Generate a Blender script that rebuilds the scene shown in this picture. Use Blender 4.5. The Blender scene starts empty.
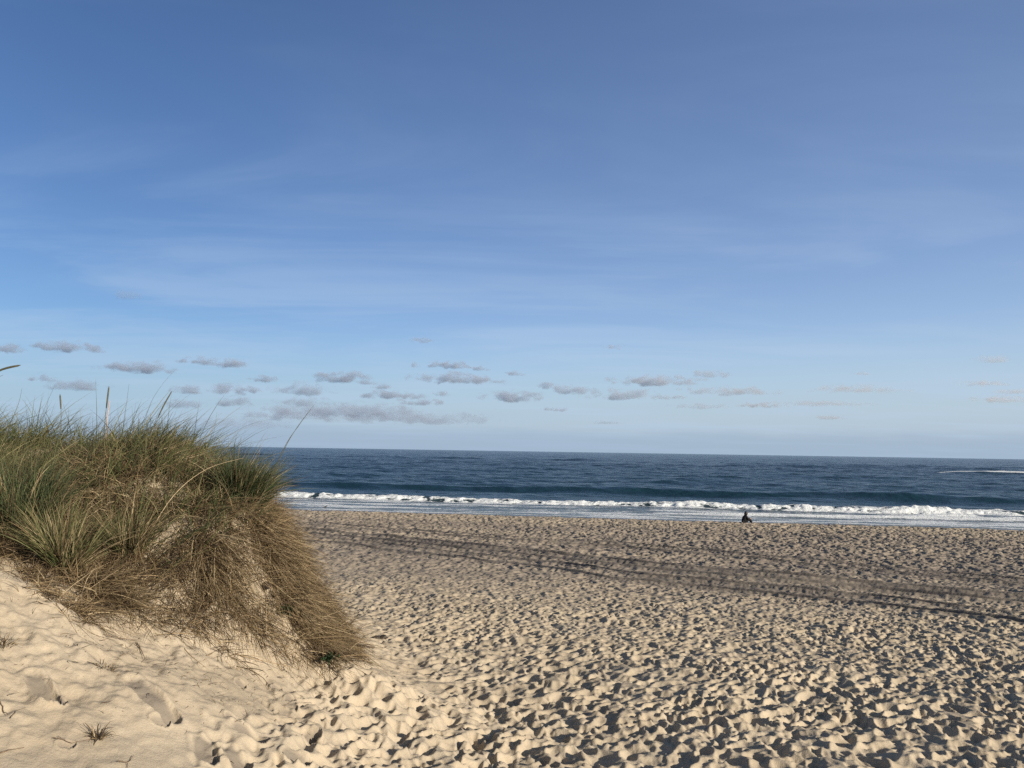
import bpy, math, random
import numpy as np
import time as _t; _T=[_t.time()]
def lap(n): _T[0]=_t.time()
from mathutils import Vector, Matrix
R = math.radians
rng = np.random.default_rng(7); random.seed(7)
sc = bpy.context.scene
col = sc.collection

# ------------------------------------------------------------------ camera
CZ, F, PITCH, ROLL = 5.5, 769.0, math.atan(67/769), R(0.92)
cam = bpy.data.cameras.new("camera"); cam.sensor_width = 36; cam.lens = 36*F/1024
cam.clip_start = 0.1; cam.clip_end = 300000
co = bpy.data.objects.new("camera", cam); col.objects.link(co)
fwd = Vector((0, math.cos(PITCH), math.sin(PITCH)))
r0 = Vector((1, 0, 0)); u0 = r0.cross(fwd)
right = (r0*math.cos(ROLL) + u0*math.sin(ROLL)).normalized(); up = right.cross(fwd).normalized()
M = Matrix((right, up, -fwd)).transposed().to_4x4(); M.translation = (0, 0, CZ)
co.matrix_world = M
sc.camera = co
def ray(px, py):
    d = right*((px-512)/F) + up*((384-py)/F) + fwd
    return d
def at(px, py, Y):                 # world point seen at this pixel, Y metres ahead
    d = ray(px, py); k = Y/d.y
    return Vector((d.x*k, Y, CZ + d.z*k))

# ------------------------------------------------------------------ light
SUN_EL = R(18); sdx, sdy = 0.80, -0.60
sundir = Vector((sdx*math.cos(SUN_EL), sdy*math.cos(SUN_EL), math.sin(SUN_EL)))
sl = bpy.data.lights.new("sun", 'SUN'); sl.energy = 5.0; sl.angle = R(0.53); sl.color = (1.0, 0.91, 0.77)
so = bpy.data.objects.new("sun", sl); col.objects.link(so)
so.rotation_euler = sundir.to_track_quat('Z', 'Y').to_euler()

# ------------------------------------------------------------------ node helpers
class NT:
    def __init__(s, tree): s.t = tree; s.n = tree.nodes; s.l = tree.links
    def node(s, typ, **kw):
        n = s.n.new(typ)
        for k, v in kw.items():
            if k in n.bl_rna.properties: setattr(n, k, v)
            else: n.inputs[k].default_value = v
        return n
    def link(s, a, b): s.l.new(a, b)
    def put(s, v, inp):
        if hasattr(v, 'is_output'): s.l.new(v, inp)
        else: inp.default_value = v
    def math(s, op, a, b=0.0, c=None, clamp=False):
        n = s.n.new('ShaderNodeMath'); n.operation = op; n.use_clamp = clamp
        s.put(a, n.inputs[0]); s.put(b, n.inputs[1])
        if c is not None: s.put(c, n.inputs[2])
        return n.outputs[0]
    def vmath(s, op, a, b=(0, 0, 0)):
        n = s.n.new('ShaderNodeVectorMath'); n.operation = op
        s.put(a, n.inputs[0]); s.put(b, n.inputs[1])
        return n.outputs[0] if op != 'DOT_PRODUCT' else n.outputs['Value']
    def mix(s, f, a, b, blend='MIX'):
        n = s.n.new('ShaderNodeMix'); n.data_type = 'RGBA'; n.blend_type = blend
        s.put(f, n.inputs[0])
        for v, i in ((a, 6), (b, 7)):
            if isinstance(v, tuple) and len(v) == 3: v = v + (1,)
            s.put(v, n.inputs[i])
        return n.outputs[2]
    def noise(s, vec, scale, detail=4, rough=0.55, dist=0.0):
        n = s.n.new('ShaderNodeTexNoise'); n.inputs['Scale'].default_value = scale
        n.inputs['Detail'].default_value = detail; n.inputs['Roughness'].default_value = rough
        n.inputs['Distortion'].default_value = dist
        if vec is not None: s.l.new(vec, n.inputs['Vector'])
        return n.outputs[0]
    def ramp(s, v, a, b, lo=0.0, hi=1.0, smooth=True):
        n = s.n.new('ShaderNodeMapRange'); n.interpolation_type = 'SMOOTHSTEP' if smooth else 'LINEAR'
        s.put(v, n.inputs[0])
        for i, q in zip((1, 2, 3, 4), (a, b, lo, hi)): n.inputs[i].default_value = q
        return n.outputs[0]
def mat(name):
    m = bpy.data.materials.new(name); m.use_nodes = True
    m.node_tree.nodes.clear(); nt = NT(m.node_tree)
    out = nt.node('ShaderNodeOutputMaterial')
    return m, nt, out

# ------------------------------------------------------------------ world
w = bpy.data.worlds.new("World"); sc.world = w; w.use_nodes = True
w.node_tree.nodes.clear(); nt = NT(w.node_tree)
wo = nt.node('ShaderNodeOutputWorld'); bg = nt.node('ShaderNodeBackground')
sky = nt.node('ShaderNodeTexSky'); sky.sky_type = 'NISHITA'; sky.sun_disc = False
sky.sun_elevation = SUN_EL; sky.sun_rotation = math.atan2(sdx, sdy)
sky.altitude = 0; sky.air_density = 1.0; sky.dust_density = 0.35; sky.ozone_density = 1.6
gen = nt.node('ShaderNodeTexCoord').outputs['Generated']
sep = nt.node('ShaderNodeSeparateXYZ'); nt.link(gen, sep.inputs[0])
X, Y, Z = sep.outputs
zc = nt.math('ADD', nt.math('MAXIMUM', Z, 0.0), 0.06)
cx = nt.math('DIVIDE', X, zc); cy = nt.math('DIVIDE', Y, zc)
cmb = nt.node('ShaderNodeCombineXYZ'); nt.put(nt.math('MULTIPLY', cx, 0.55), cmb.inputs[0]); nt.put(cy, cmb.inputs[1])
n1 = nt.noise(cmb.outputs[0], 0.55, 6, 0.55, 0.6)
cmb2 = nt.node('ShaderNodeCombineXYZ')
nt.put(nt.math('ADD', nt.math('MULTIPLY', cx, 0.35), nt.math('MULTIPLY', cy, 0.12)), cmb2.inputs[0]); nt.put(cy, cmb2.inputs[1]); cmb2.inputs[2].default_value = 3.7
n2 = nt.noise(cmb2.outputs[0], 1.3, 7, 0.6, 1.0)
low = nt.ramp(Z, 0.42, 0.06)                        # thin veil grows towards the horizon
veil = nt.math('MULTIPLY', nt.ramp(nt.math('ADD', nt.math('MULTIPLY', n1, 0.6), nt.math('MULTIPLY', n2, 0.4)), 0.44, 0.62), nt.math('ADD', nt.math('MULTIPLY', low, 0.33), 0.07))
skc = nt.mix(0.0, sky.outputs[0], sky.outputs[0])
skc = nt.mix(1.0, skc, (0.86, 0.91, 1.20), 'MULTIPLY')
sid = nt.ramp(nt.math('DIVIDE', X, nt.math('MAXIMUM', nt.math('ABSOLUTE', Y), 0.3)), -0.66, 0.66, 0.0, 1.0)
skc = nt.mix(1.0, skc, nt.mix(sid, (0.64, 0.77, 0.81), (1.58, 1.50, 1.36)), 'MULTIPLY')
sdot = nt.vmath('DOT_PRODUCT', gen, tuple(sundir))
skc = nt.mix(1.0, skc, nt.mix(nt.ramp(sdot, -0.1, 0.8), (1, 1, 1), (0.95, 0.84, 0.66)), 'MULTIPLY')   # unseen sky round the sun dimmed and warmed so shadows fill less blue
skc = nt.mix(1.0, skc, nt.mix(nt.ramp(Z, 0.5, 0.95), (1, 1, 1), (0.72, 0.66, 0.55)), 'MULTIPLY')  # sky overhead dimmed and warmed too, for a more neutral shadow fill
skc = nt.mix(nt.ramp(Z, 0.16, 0.0, 0.0, 0.85), skc, (3.75, 5.05, 6.7))
skyg = nt.mix(veil, skc, (4.6, 5.9, 7.6))
# low bank of grey haze cloud just above the horizon
ang = nt.math('DIVIDE', X, nt.math('MAXIMUM', Y, 0.05))
cb = nt.node('ShaderNodeCombineXYZ'); nt.put(nt.math('MULTIPLY', ang, 5.0), cb.inputs[0]); nt.put(nt.math('MULTIPLY', Z, 40.0), cb.inputs[1])
nb = nt.noise(cb.outputs[0], 1.6, 5, 0.6)
edge = nt.math('ADD', 0.026, nt.math('MULTIPLY', nt.math('SUBTRACT', nb, 0.5), 0.020))
bank = nt.math('MULTIPLY', nt.ramp(nt.math('SUBTRACT', Z, edge), 0.010, -0.010), 0.45)
skyb = nt.mix(bank, skyg, (2.9, 3.95, 5.3))
nt.link(skyb, bg.inputs[0]); bg.inputs[1].default_value = 0.080
nt.link(bg.outputs[0], wo.inputs[0])
WORLD = dict(sky=sky, bg=bg)

# ------------------------------------------------------------------ numpy noise
def vnoise(x, y, seed=0):
    """smooth value noise in [-1,1]"""
    xi = np.floor(x).astype(np.int64); yi = np.floor(y).astype(np.int64)
    fx = x-xi; fy = y-yi
    fx = fx*fx*fx*(fx*(fx*6-15)+10); fy = fy*fy*fy*(fy*(fy*6-15)+10)
    def h(a, b):
        n = (a*374761393 + b*668265263 + seed*1442695041) & 0xffffffff
        n = ((n ^ (n >> 13))*1274126177) & 0xffffffff
        n = (n ^ (n >> 16)) & 0xffff
        return n/32767.5 - 1
    a = h(xi, yi); b = h(xi+1, yi); c = h(xi, yi+1); d = h(xi+1, yi+1)
    return (a+(b-a)*fx) + ((c+(d-c)*fx)-(a+(b-a)*fx))*fy
def fbm(x, y, seed=0, oct=4, gain=0.5):
    s = 0; a = 1.0; t = 0
    for o in range(oct):
        s = s + a*vnoise(x*2**o, y*2**o, seed+o*17); t += a; a *= gain
    return s/t
def sstep(x, a, b):
    t = np.clip((x-a)/(b-a), 0, 1); return t*t*(3-2*t)

# ------------------------------------------------------------------ terrain height
NS = 1/math.sqrt(1+0.145**2)
def tcoord(x, y): return (y + 0.145*x)*NS
BT = np.array([-80, -20, -3, 0, 3, 6, 10, 15, 22, 30, 45, 55, 61, 64.5, 70, 90, 200, 600, 3000])
BZ = np.array([5.2, 4.6, 4.0, 3.9, 3.55, 3.08, 2.68, 2.22, 1.75, 1.38, 0.92, 0.62, 0.34, 0.10, -0.22, -1.5, -6, -12, -20])-CZ*0
def base(x, y):
    t = tcoord(x, y)
    return (np.interp(t-0.8, BT, BZ)+np.interp(t, BT, BZ)+np.interp(t+0.8, BT, BZ))/3
# dune control points: (X, Y, z relative to the eye)
def pp(px, py, Y):
    p = at(px, py, Y); return (p.x, p.y, p.z-CZ)
ctrl = [pp(0, 768, 4.0), pp(100, 768, 4.2), pp(200, 768, 4.65), pp(270, 768, 5.02), pp(340, 768, 5.3), pp(0, 690, 4.55), pp(100, 690, 4.98), pp(200, 700, 5.37), pp(270, 715, 5.85), pp(330, 715, 6.35),
        pp(0, 575, 5.7), pp(100, 620, 6.0), pp(200, 642, 6.4), pp(270, 662, 6.9), pp(310, 670, 7.25), pp(348, 664, 7.5),
        (-4.2, 7.0, -.62), (-4.6, 8.0, -.34), (-5.2, 9.0, -.25), (-5.5, 11, -.35),
        (-3.75, 6.85, -.98), (-3.75, 7.4, -.42), (-3.85, 8.2, -.10), (-4.1, 9.5, -.12),
        (-2.9, 7.2, -.88), (-3.0, 7.8, -.60), (-3.15, 8.5, -.56), (-3.3, 9.6, -.5),
        (-2.4, 7.5, -1.15), (-2.62, 7.9, -.62), (-2.7, 8.5, -.62), (-2.5, 9.3, -1.2), (-2.32, 8.0, -1.25), (-2.36, 8.5, -1.2),
        (-2.0, 7.95, -1.75), (-2.05, 8.4, -1.85), (-1.55, 8.1, -2.15), (-1.6, 9, -2.4), (-2.0, 10, -2.35), (-3, 10.6, -1.7), (-4, 11.5, -1.2), (-3, 12, -2.5), (-5, 14, -2.6),
        (-7, 6, -.75), (-7, 8, -.2), (-8, 10, .1), (-8, 13, -1.2), (-8, 16, -3), (-12, 8, .2), (-12, 11, .2), (-12, 15, -2.3), (-12, 19, -3.4),
        (-7, 3, -.75), (-12, 3, -.5), (-5, 3, -1.15), (-4, 1, -1.35), (-8, -2, -1.0), (-16, 10, .2), (-16, 2, -.7), (-16, 19, -3.3), (-20, 8, 0), (-22, 20, -3.3)]
cz = [(a, b, c+CZ-float(base(np.array(a), np.array(b)))) for a, b, c in ctrl]
for a, b in [(-.1, 4.6), (-.1, 6), (-.3, 7.5), (-.8, 9), (-1.2, 11), (-1.5, 14), (-3, 17), (-6, 19), (0.5, 5), (0.5, 8), (0.5, 12), (0, 2), (-1, 2.5), (0, -1), (2, 6), (2, 2), (3, 10), (0, 20), (-10, 23), (-20, 25), (5, 16), (-3, -3), (5, -3), (6, 6), (-8, -8), (0, -8)]:
    cz.append((a, b, 0.0))
cz = np.array(cz)
def tpsk(r2): return 0.5*r2*np.log(r2+1e-9)
n = len(cz); dx = cz[:, None, 0]-cz[None, :, 0]; dy = cz[:, None, 1]-cz[None, :, 1]
A = np.zeros((n+3, n+3)); A[:n, :n] = tpsk(dx*dx+dy*dy) + np.eye(n)*0.01
A[:n, n] = 1; A[:n, n+1] = cz[:, 0]; A[:n, n+2] = cz[:, 1]; A[n:, :n] = A[:n, n:].T
W = np.linalg.solve(A, np.concatenate([cz[:, 2], [0, 0, 0]]))
def dune_raw(x, y):
    s = W[n] + W[n+1]*x + W[n+2]*y
    for i in range(n): s = s + W[i]*tpsk((x-cz[i, 0])**2+(y-cz[i, 1])**2)
    return s
# tabulate once
GX0, GX1, GY0, GY1, GD = -24.0, 6.0, -9.0, 26.0, 0.05
gx = np.arange(GX0, GX1+GD, GD); gy = np.arange(GY0, GY1+GD, GD)
DT = dune_raw(*np.meshgrid(gx, gy))
GXm, GYm = np.meshgrid(gx, gy)
fade = sstep(GXm, -23.9, -18)*sstep(GXm, 3, -0.2)*sstep(GYm, 25, 18)*sstep(GYm, -8.5, -3)
DT = DT*fade
DT = np.where(DT < 0, DT*0.3, DT)
def bil(T, fx, fy):
    x0 = np.clip(np.floor(fx).astype(int), 0, T.shape[1]-2); y0 = np.clip(np.floor(fy).astype(int), 0, T.shape[0]-2)
    ax = np.clip(fx-x0, 0, 1); ay = np.clip(fy-y0, 0, 1)
    return (T[y0, x0]*(1-ax)+T[y0, x0+1]*ax)*(1-ay)+(T[y0+1, x0]*(1-ax)+T[y0+1, x0+1]*ax)*ay
def dune(x, y): return bil(DT, (x-GX0)/GD, (y-GY0)/GD)

# trampled-sand tile: many overlapping bowls with sharp crests between them (periodic)
TS, TR = 14.0, 0.01; TN = int(TS/TR)
def make_tile(npits, seed, amin, amax, dmin, dmax):
    g = np.random.default_rng(seed)
    T = np.full((TN, TN), 0.045, np.float32)
    for k in range(npits):
        cx_, cy_ = g.uniform(0, TN, 2)
        a = g.uniform(amin, amax)*(0.6+0.8*g.random()**2); b = a*g.uniform(.42, .8)
        th = g.normal(R(80), R(38)); d = g.uniform(dmin, dmax)*(a/amax)**0.5
        rad = int(a*1.5/TR)+2
        ii = np.arange(-rad, rad+1)
        xx, yy = np.meshgrid(ii, ii); xx = xx-(cx_-int(cx_)); yy = yy-(cy_-int(cy_))
        xr = (xx*math.cos(th)+yy*math.sin(th))*TR/a; yr = (-xx*math.sin(th)+yy*math.cos(th))*TR/b
        skew = g.uniform(-.35, .35)
        r2 = (xr)**2+(yr+skew*xr*xr)**2
        lift = g.uniform(-0.012, 0.022)
        bowl = lift - d + (d+0.030)*np.sqrt(r2+0.03)**1.7
        ix = (int(cx_)+ii) % TN; iy = (int(cy_)+ii) % TN
        sub = T[np.ix_(iy, ix)]
        # pushed-up rim on the side of the step, then the bowl cuts in
        rim = 0.022*np.exp(-((np.sqrt(r2)-1.05)/0.22)**2)*(0.5+0.5*np.sin(np.arctan2(yr, xr)+g.uniform(0, 6)))
        sub = np.where(r2 < 3, np.minimum(sub + rim, np.where(r2 < 1.7, bowl, 9)), sub)
        T[np.ix_(iy, ix)] = sub
    # soften
    for _ in range(2):
        T = (T*2+np.roll(T, 1, 0)+np.roll(T, -1, 0)+np.roll(T, 1, 1)+np.roll(T, -1, 1))/6
    T -= T.mean()
    return T
TILE = make_tile(5200, 3, 0.12, 0.25, 0.045, 0.085)
TILE2 = make_tile(9500, 5, 0.06, 0.15, 0.02, 0.05)
def tsample(T, x, y):
    fx = (x/TR) % TN; fy = (y/TR) % TN
    x0 = np.floor(fx).astype(int) % TN; y0 = np.floor(fy).astype(int) % TN
    x1 = (x0+1) % TN; y1 = (y0+1) % TN; ax = fx-np.floor(fx); ay = fy-np.floor(fy)
    return (T[y0, x0]*(1-ax)+T[y0, x1]*ax)*(1-ay)+(T[y1, x0]*(1-ax)+T[y1, x1]*ax)*ay

# ray -> smooth ground
def ground0(x, y):
    x = np.asarray(x, float); y = np.asarray(y, float)
    return base(x, y)+dune(x, y)
def hit(px, py, off=0.0):
    d = ray(px, py); lo = None
    Yv = 2.0; prev = 1
    while Yv < 400:
        k = Yv/d.y; z = CZ+d.z*k; g = float(ground0(d.x*k, Yv))
        if z < g: break
        Yv *= 1.01
    a, b = Yv/1.01, Yv
    for _ in range(25):
        m = (a+b)/2; k = m/d.y
        if CZ+d.z*k < float(ground0(d.x*k, m)): b = m
        else: a = m
    k = a/d.y
    return Vector((d.x*k, a, float(ground0(d.x*k, a))+off))

# hand-placed prints: (px, py, length, width, depth, heading of long axis in degrees from +X)
prints = [(42, 685, .38, .13, .045, -38), (58, 700, .10, .10, .03, 20), (152, 700, .50, .17, .035, -28), (250, 733, .26, .15, .03, -10), (233, 716, .11, .10, .035, 30),
          (205, 750, .32, .15, .035, -60), (236, 758, .26, .14, .03, -40), (286, 722, .13, .12, .04, 0), (312, 735, .14, .11, .05, 20), (240, 684, .09, .08, .03, 10), (276, 687, .09, .07, .035, 0),
          (290, 698, .09, .07, .035, 15), (292, 708, .09, .06, .035, 0), (296, 760, .2, .12, .045, 10), (262, 700, .2, .09, .02, -20), (160, 722, .12, .08, .025, 30), (66, 742, .10, .06, .02, 20),
          (816, 621, .5, .3, .16, 10), (838, 629, .42, .25, .14, 0), (768, 600, .45, .25, .12, 20), (735, 600, .4, .24, .10, 10), (697, 598, .4, .24, .1, 15), (378, 643, .22, .14, .10, 0), (490, 541, .5, .4, .12, 0)]
PR = []
for px, py, L, Wd, dp, hd in prints:
    p = hit(px, py); PR.append((p.x, p.y, L/2, Wd/2, dp, R(hd)))
# vehicle tracks, world polylines from pixels on the beach
def bhit(px, py):
    d = ray(px, py); a, b = 2.0, 200.0
    for _ in range(40):
        m = (a+b)/2; k = m/d.y
        if CZ+d.z*k < float(base(np.array(d.x*k), np.array(m))): b = m
        else: a = m
    return [d.x*a/d.y, a]
def gpl(pts): return np.array([[hit(a, b).x, hit(a, b).y] for a, b in pts])
TRK = [np.array([bhit(*q) for q in [(-300, 512), (300, 529), (420, 540), (520, 550), (640, 563), (760, 574), (870, 583), (1024, 597), (1300, 624)]]),
       np.array([bhit(*q) for q in [(-300, 508), (300, 522), (420, 531), (520, 538), (640, 545), (760, 556), (870, 566), (1024, 580), (1300, 606)]]),
       np.array([bhit(*q) for q in [(-300, 518), (300, 537), (380, 543), (480, 555), (560, 564), (640, 575), (720, 582), (870, 597), (1024, 614), (1300, 648)]])]
TW = [(0.36, 0.14), (0.30, 0.11), (0.28, 0.10)]
def pdist(x, y, P):
    best = np.full(x.shape, 1e9); 
    for i in range(len(P)-1):
        a = P[i]; b = P[i+1]; d = b-a; L2 = d@d
        s = np.clip(((x-a[0])*d[0]+(y-a[1])*d[1])/L2, 0, 1)
        dd = ((x-a[0]-s*d[0])*d[1]-(y-a[1]-s*d[1])*d[0])/math.sqrt(L2)
        e = np.hypot(x-a[0]-s*d[0], y-a[1]-s*d[1])
        sg = np.where(dd < 0, -1, 1)*e
        best = np.where(e < np.abs(best), sg, best)
    return best
# rough mask: trampled beach on the right, smooth blown sand below the dune
RE = np.concatenate([gpl([(255, 900), (285, 768), (300, 730), (318, 700), (338, 676)]), [[-1.75, 8.2], [-2.3, 9.5], [-6, 12], [-14, 17], [-60, 30], [-90, 80]]])
def rough_mask(x, y):
    xe = np.interp(y, RE[:, 1], RE[:, 0])
    m = sstep(x-xe+0.22*sstep(y, 9, 7) + 0.18*fbm(x*2.1, y*2.1, 9), -0.45, 0.30)
    m = m*sstep(dune(x, y), 0.75, 0.42)
    return m
COMPACT_SHADE = [None]
HOL = [(hit(250, 610).x, hit(250, 610).y, .07, .12, .14), (hit(135, 590).x, hit(135, 590).y, .12, .14, .14), (hit(300, 625).x, hit(300, 625).y, .07, .12, .14), (hit(180, 500).x, hit(180, 500).y, .10, .15, .18), (hit(205, 578).x, hit(205, 578).y, .10, .22, .30), (hit(60, 600).x, hit(60, 600).y+.1, .16, .16, .12), (hit(20, 470).x, hit(20, 470).y, .25, .4, .25)]
def height(x, y):
    h = base(x, y)+dune(x, y)
    t = tcoord(x, y)
    # gentle undulation
    m = rough_mask(x, y)
    h = h + (0.2+.8*m)*(0.05*fbm(x*0.35, y*0.35, 21, 3) + 0.035*fbm(x*0.9+5, y*0.9, 22, 3))
    wx = x+0.12*fbm(x*0.8, y*0.8, 31, 2)+0.9*vnoise(x*0.05, y*0.05, 33); wy = y+0.12*fbm(x*0.8, y*0.8, 32, 2)+0.9*vnoise(x*0.05, y*0.05, 34)
    a1 = 0.75+0.45*sstep(fbm(x*0.5, y*0.5, 41, 3), -0.5, 0.5)
    sc_ = sstep(fbm(x*0.3+7, y*0.3, 43, 2), -0.45, 0.35)*(1-0.7*sstep(y, 14, 26))
    far_ = sstep(y, 17, 34)
    big = (tsample(TILE, wx*1.8, wy*1.8)*0.66*sc_+tsample(TILE, wx*1.4+4, wy*1.4+2)*0.72*(1-sc_))*a1*(1-far_)+tsample(TILE, wx*0.85+6, wy*0.85+1)*1.15*far_
    small = tsample(TILE2, wx*1.25+3, wy*1.2+5)*0.85
    # tracks flatten and rut the prints
    brk_ = 0.35+0.65*sstep(fbm(x*0.4, y*0.4, 64, 4), -0.25, 0.2)
    flat = np.zeros_like(x); rut = np.zeros_like(x)
    sel = (y > 9) & (y < 62)
    if sel.any():
        xs, ys = x[sel], y[sel]
        f = np.zeros_like(xs); r_ = np.zeros_like(xs)
        for P, (wd, dp) in zip(TRK, TW):
            d0 = pdist(xs, ys, P)
            for off in (0.0, 1.55):
                d = d0-off
                wob = 0.05*vnoise(xs*0.4, ys*0.4, 55)
                e = np.abs(d+wob)
                r_ += -dp*sstep(e, wd*0.75, wd*0.35)+0.55*dp*np.exp(-((e-wd*0.95)/(wd*0.3))**2)
                f = np.maximum(f, sstep(e, wd*1.5, wd*0.7))
            f = np.maximum(f, 0.55*sstep(np.abs(d0-0.77), 2.0, 0.9)*sstep(fbm(xs*.12, ys*.12, 61, 2), -.35, .1))
        flat[sel] = f; rut[sel] = r_
    # compacted lower beach and wet edge
    wet = sstep(t, 60.8, 62.8)
    damp = sstep(t, 34, 52)
    amp = (1+0.45*damp)*(1+0.5*sstep(x, 0.6, -0.6)*sstep(y, 9, 7))*(1-0.97*wet)*(1-0.78*flat)
    flat = flat*brk_; rut = rut*(0.6+0.6*brk_)
    COMPACT_SHADE[0] = flat*m*(1-wet)
    h = h + m*amp*(big*0.95*m+small*(0.42+0.5*(1-m))) + rut*(1-wet)*sstep(m, .3, .9)
    # smooth side: faint wind texture, small lumps near the trampled edge
    sm = (1-m)
    h = h + sm*(0.010*fbm(x*1.6, y*1.6, 71, 3)+0.0022*fbm(x*9, y*9, 72, 3))
    near = sstep(y, 13, 9)
    tr = sm*np.exp(-((m-0.25)/0.25)**2)*near
    h = h + tr*small*0.28
    # lumpy, eroded dune face
    dd = dune(x, y)
    face = sstep(dd, 0.25, 0.8)*near
    h = h + face*(0.09*fbm(x*2.6, y*2.6, 81, 4)+0.02*fbm(x*11, y*11, 82, 3))
    for (a, b, L, Wd, dp, hd) in PR:
        s = (np.abs(x-a) < 3*L) & (np.abs(y-b) < 3*L)
        if not s.any(): continue
        xx, yy = x[s]-a, y[s]-b
        xr = (xx*math.cos(hd)+yy*math.sin(hd))/L; yr = (-xx*math.sin(hd)+yy*math.cos(hd))/Wd
        r2 = xr**4+yr**2
        ps = np.clip((xx*sdx+yy*sdy)/(0.8*max(L, Wd)), -1, 1)
        q = -dp*1.5*np.clip(1.25*(1-r2), 0, 1)**0.35*(0.5+0.5*ps) + dp*0.35*np.exp(-((np.sqrt(r2)-1.15)/0.3)**2)
        if L > 0.15 and dp < .06: q = q + 0.006*np.sin(xr*7)*(r2 < 0.8)
        h[s] += q
        if y.min() < 9: COMPACT_SHADE[0][s] = np.maximum(COMPACT_SHADE[0][s], 0.75*np.clip(1.6*(1-r2), 0, 1)*min(1, dp/.03))  # print floors painted darker to stand for the shade inside them
    for (a, b, rx, ry, dd_) in HOL:
        h -= dd_*np.exp(-((x-a)/rx)**2-((y-b)/ry)**2)
    return h
def slope_n(x, y, e=0.03):
    hx = (ground0(x+e, y)-ground0(x-e, y))/(2*e); hy = (ground0(x, y+e)-ground0(x, y-e))/(2*e)
    N = np.stack([-hx, -hy, np.ones_like(hx)], -1); return N/np.linalg.norm(N, axis=-1, keepdims=True)

lap('before 0')
# ------------------------------------------------------------------ mesh helpers
def mesh_np(name, V, Fq, smooth=True, attrs=None, material=None, parent=None, link=True):
    me = bpy.data.meshes.new(name)
    V = np.asarray(V, np.float32).reshape(-1, 3); Fq = np.asarray(Fq, np.int32); k = Fq.shape[1]; nf = len(Fq)
    me.vertices.add(len(V)); me.vertices.foreach_set("co", V.ravel())
    me.loops.add(nf*k); me.loops.foreach_set("vertex_index", Fq.ravel())
    me.polygons.add(nf); me.polygons.foreach_set("loop_start", np.arange(0, nf*k, k, dtype=np.int32))
    me.polygons.foreach_set("loop_total", np.full(nf, k, np.int32))
    me.polygons.foreach_set("use_smooth", np.full(nf, smooth, bool))
    for nm, (kind, arr) in (attrs or {}).items():
        at_ = me.attributes.new(nm, kind, 'POINT')
        at_.data.foreach_set('value' if kind == 'FLOAT' else 'color', np.asarray(arr, np.float32).ravel())
    me.update()
    if material: me.materials.append(material)
    o = bpy.data.objects.new(name, me)
    if link: col.objects.link(o)
    if parent is not None: o.parent = parent
    return o
def grid_faces(nr, nc):
    i = np.arange(nr-1)[:, None]*nc+np.arange(nc-1)[None, :]
    return np.stack([i, i+1, i+nc+1, i+nc], -1).reshape(-1, 4)
def tag(o, label=None, cat=None, group=None, kind=None):
    for k, v in (('label', label), ('category', cat), ('group', group), ('kind', kind)):
        if v: o[k] = v
    return o
def empty(name, loc, label, cat, group=None):
    o = bpy.data.objects.new(name, None); o.location = loc; col.objects.link(o)
    bpy.context.view_layer.update()
    return tag(o, label, cat, group)

# ------------------------------------------------------------------ sand
m_sand, nt, out = mat("sand")
geo = nt.node('ShaderNodeNewGeometry'); pos = geo.outputs['Position']
tpos = nt.vmath('DOT_PRODUCT', pos, (0.145*NS, NS, 0))
na = nt.noise(pos, 1.3, 5, 0.6); nb_ = nt.noise(pos, 35, 4, 0.7); nc_ = nt.noise(pos, 420, 2, 0.6)
c = nt.mix(nt.ramp(na, 0.35, 0.65), (0.425, 0.352, 0.255), (0.495, 0.415, 0.305))
c = nt.mix(nt.ramp(nb_, 0.3, 0.75, 0.0, 0.30), c, (0.36, 0.27, 0.17))
c = nt.mix(nt.ramp(nc_, 0.52, 0.72, 0.0, 0.45), c, (0.22, 0.165, 0.11))
nd = nt.noise(pos, 0.25, 4, 0.6)
cs = nt.node('ShaderNodeCombineXYZ'); nt.put(nt.math('MULTIPLY', nt.vmath('DOT_PRODUCT', pos, (NS, -0.145*NS, 0)), 0.06), cs.inputs[0]); nt.put(nt.math('MULTIPLY', tpos, 0.45), cs.inputs[1])
ns = nt.noise(cs.outputs[0], 1.0, 5, 0.6)
dampf = nt.math('MULTIPLY', nt.ramp(nt.math('ADD', tpos, nt.math('MULTIPLY', nd, 8)), 17.0, 33.0), nt.math('MULTIPLY', nt.ramp(tpos, 57, 47, 0.45, 1.0), nt.ramp(ns, 0.3, 0.65, 0.55, 1.0)))
c = nt.mix(dampf, c, (0.245, 0.205, 0.165))
ca = nt.node('ShaderNodeAttribute'); ca.attribute_name = 'compact_shade'
c = nt.mix(nt.math('MULTIPLY', ca.outputs['Fac'], 0.85), c, (0.125, 0.108, 0.095))  # packed sand in the tracks, painted shade in the print floors
wetf = nt.ramp(nt.math('ADD', tpos, nt.math('MULTIPLY', nd, 2.0)), 61.9, 63.4)
c = nt.mix(wetf, c, (0.13, 0.105, 0.09))
bs = nt.node('ShaderNodeBsdfPrincipled'); nt.link(c, bs.inputs['Base Color'])
nt.put(nt.ramp(wetf, 0, 1, 0.95, 0.32), bs.inputs['Roughness']); nt.put(nt.ramp(wetf, 0, 1, 0.12, 0.5), bs.inputs['Specular IOR Level'])
bmp = nt.node('ShaderNodeBump'); bmp.inputs['Distance'].default_value = 0.012
nt.put(nt.ramp(wetf, 0, 1, 0.5, 0.05), bmp.inputs['Strength'])
nt.put(nt.math('ADD', nt.math('MULTIPLY', nt.noise(pos, 60, 4, 0.65), 1.0), nt.math('MULTIPLY', nc_, 0.25)), bmp.inputs['Height'])
nt.link(bmp.outputs[0], bs.inputs['Normal']); nt.link(bs.outputs[0], out.inputs[0])

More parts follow.
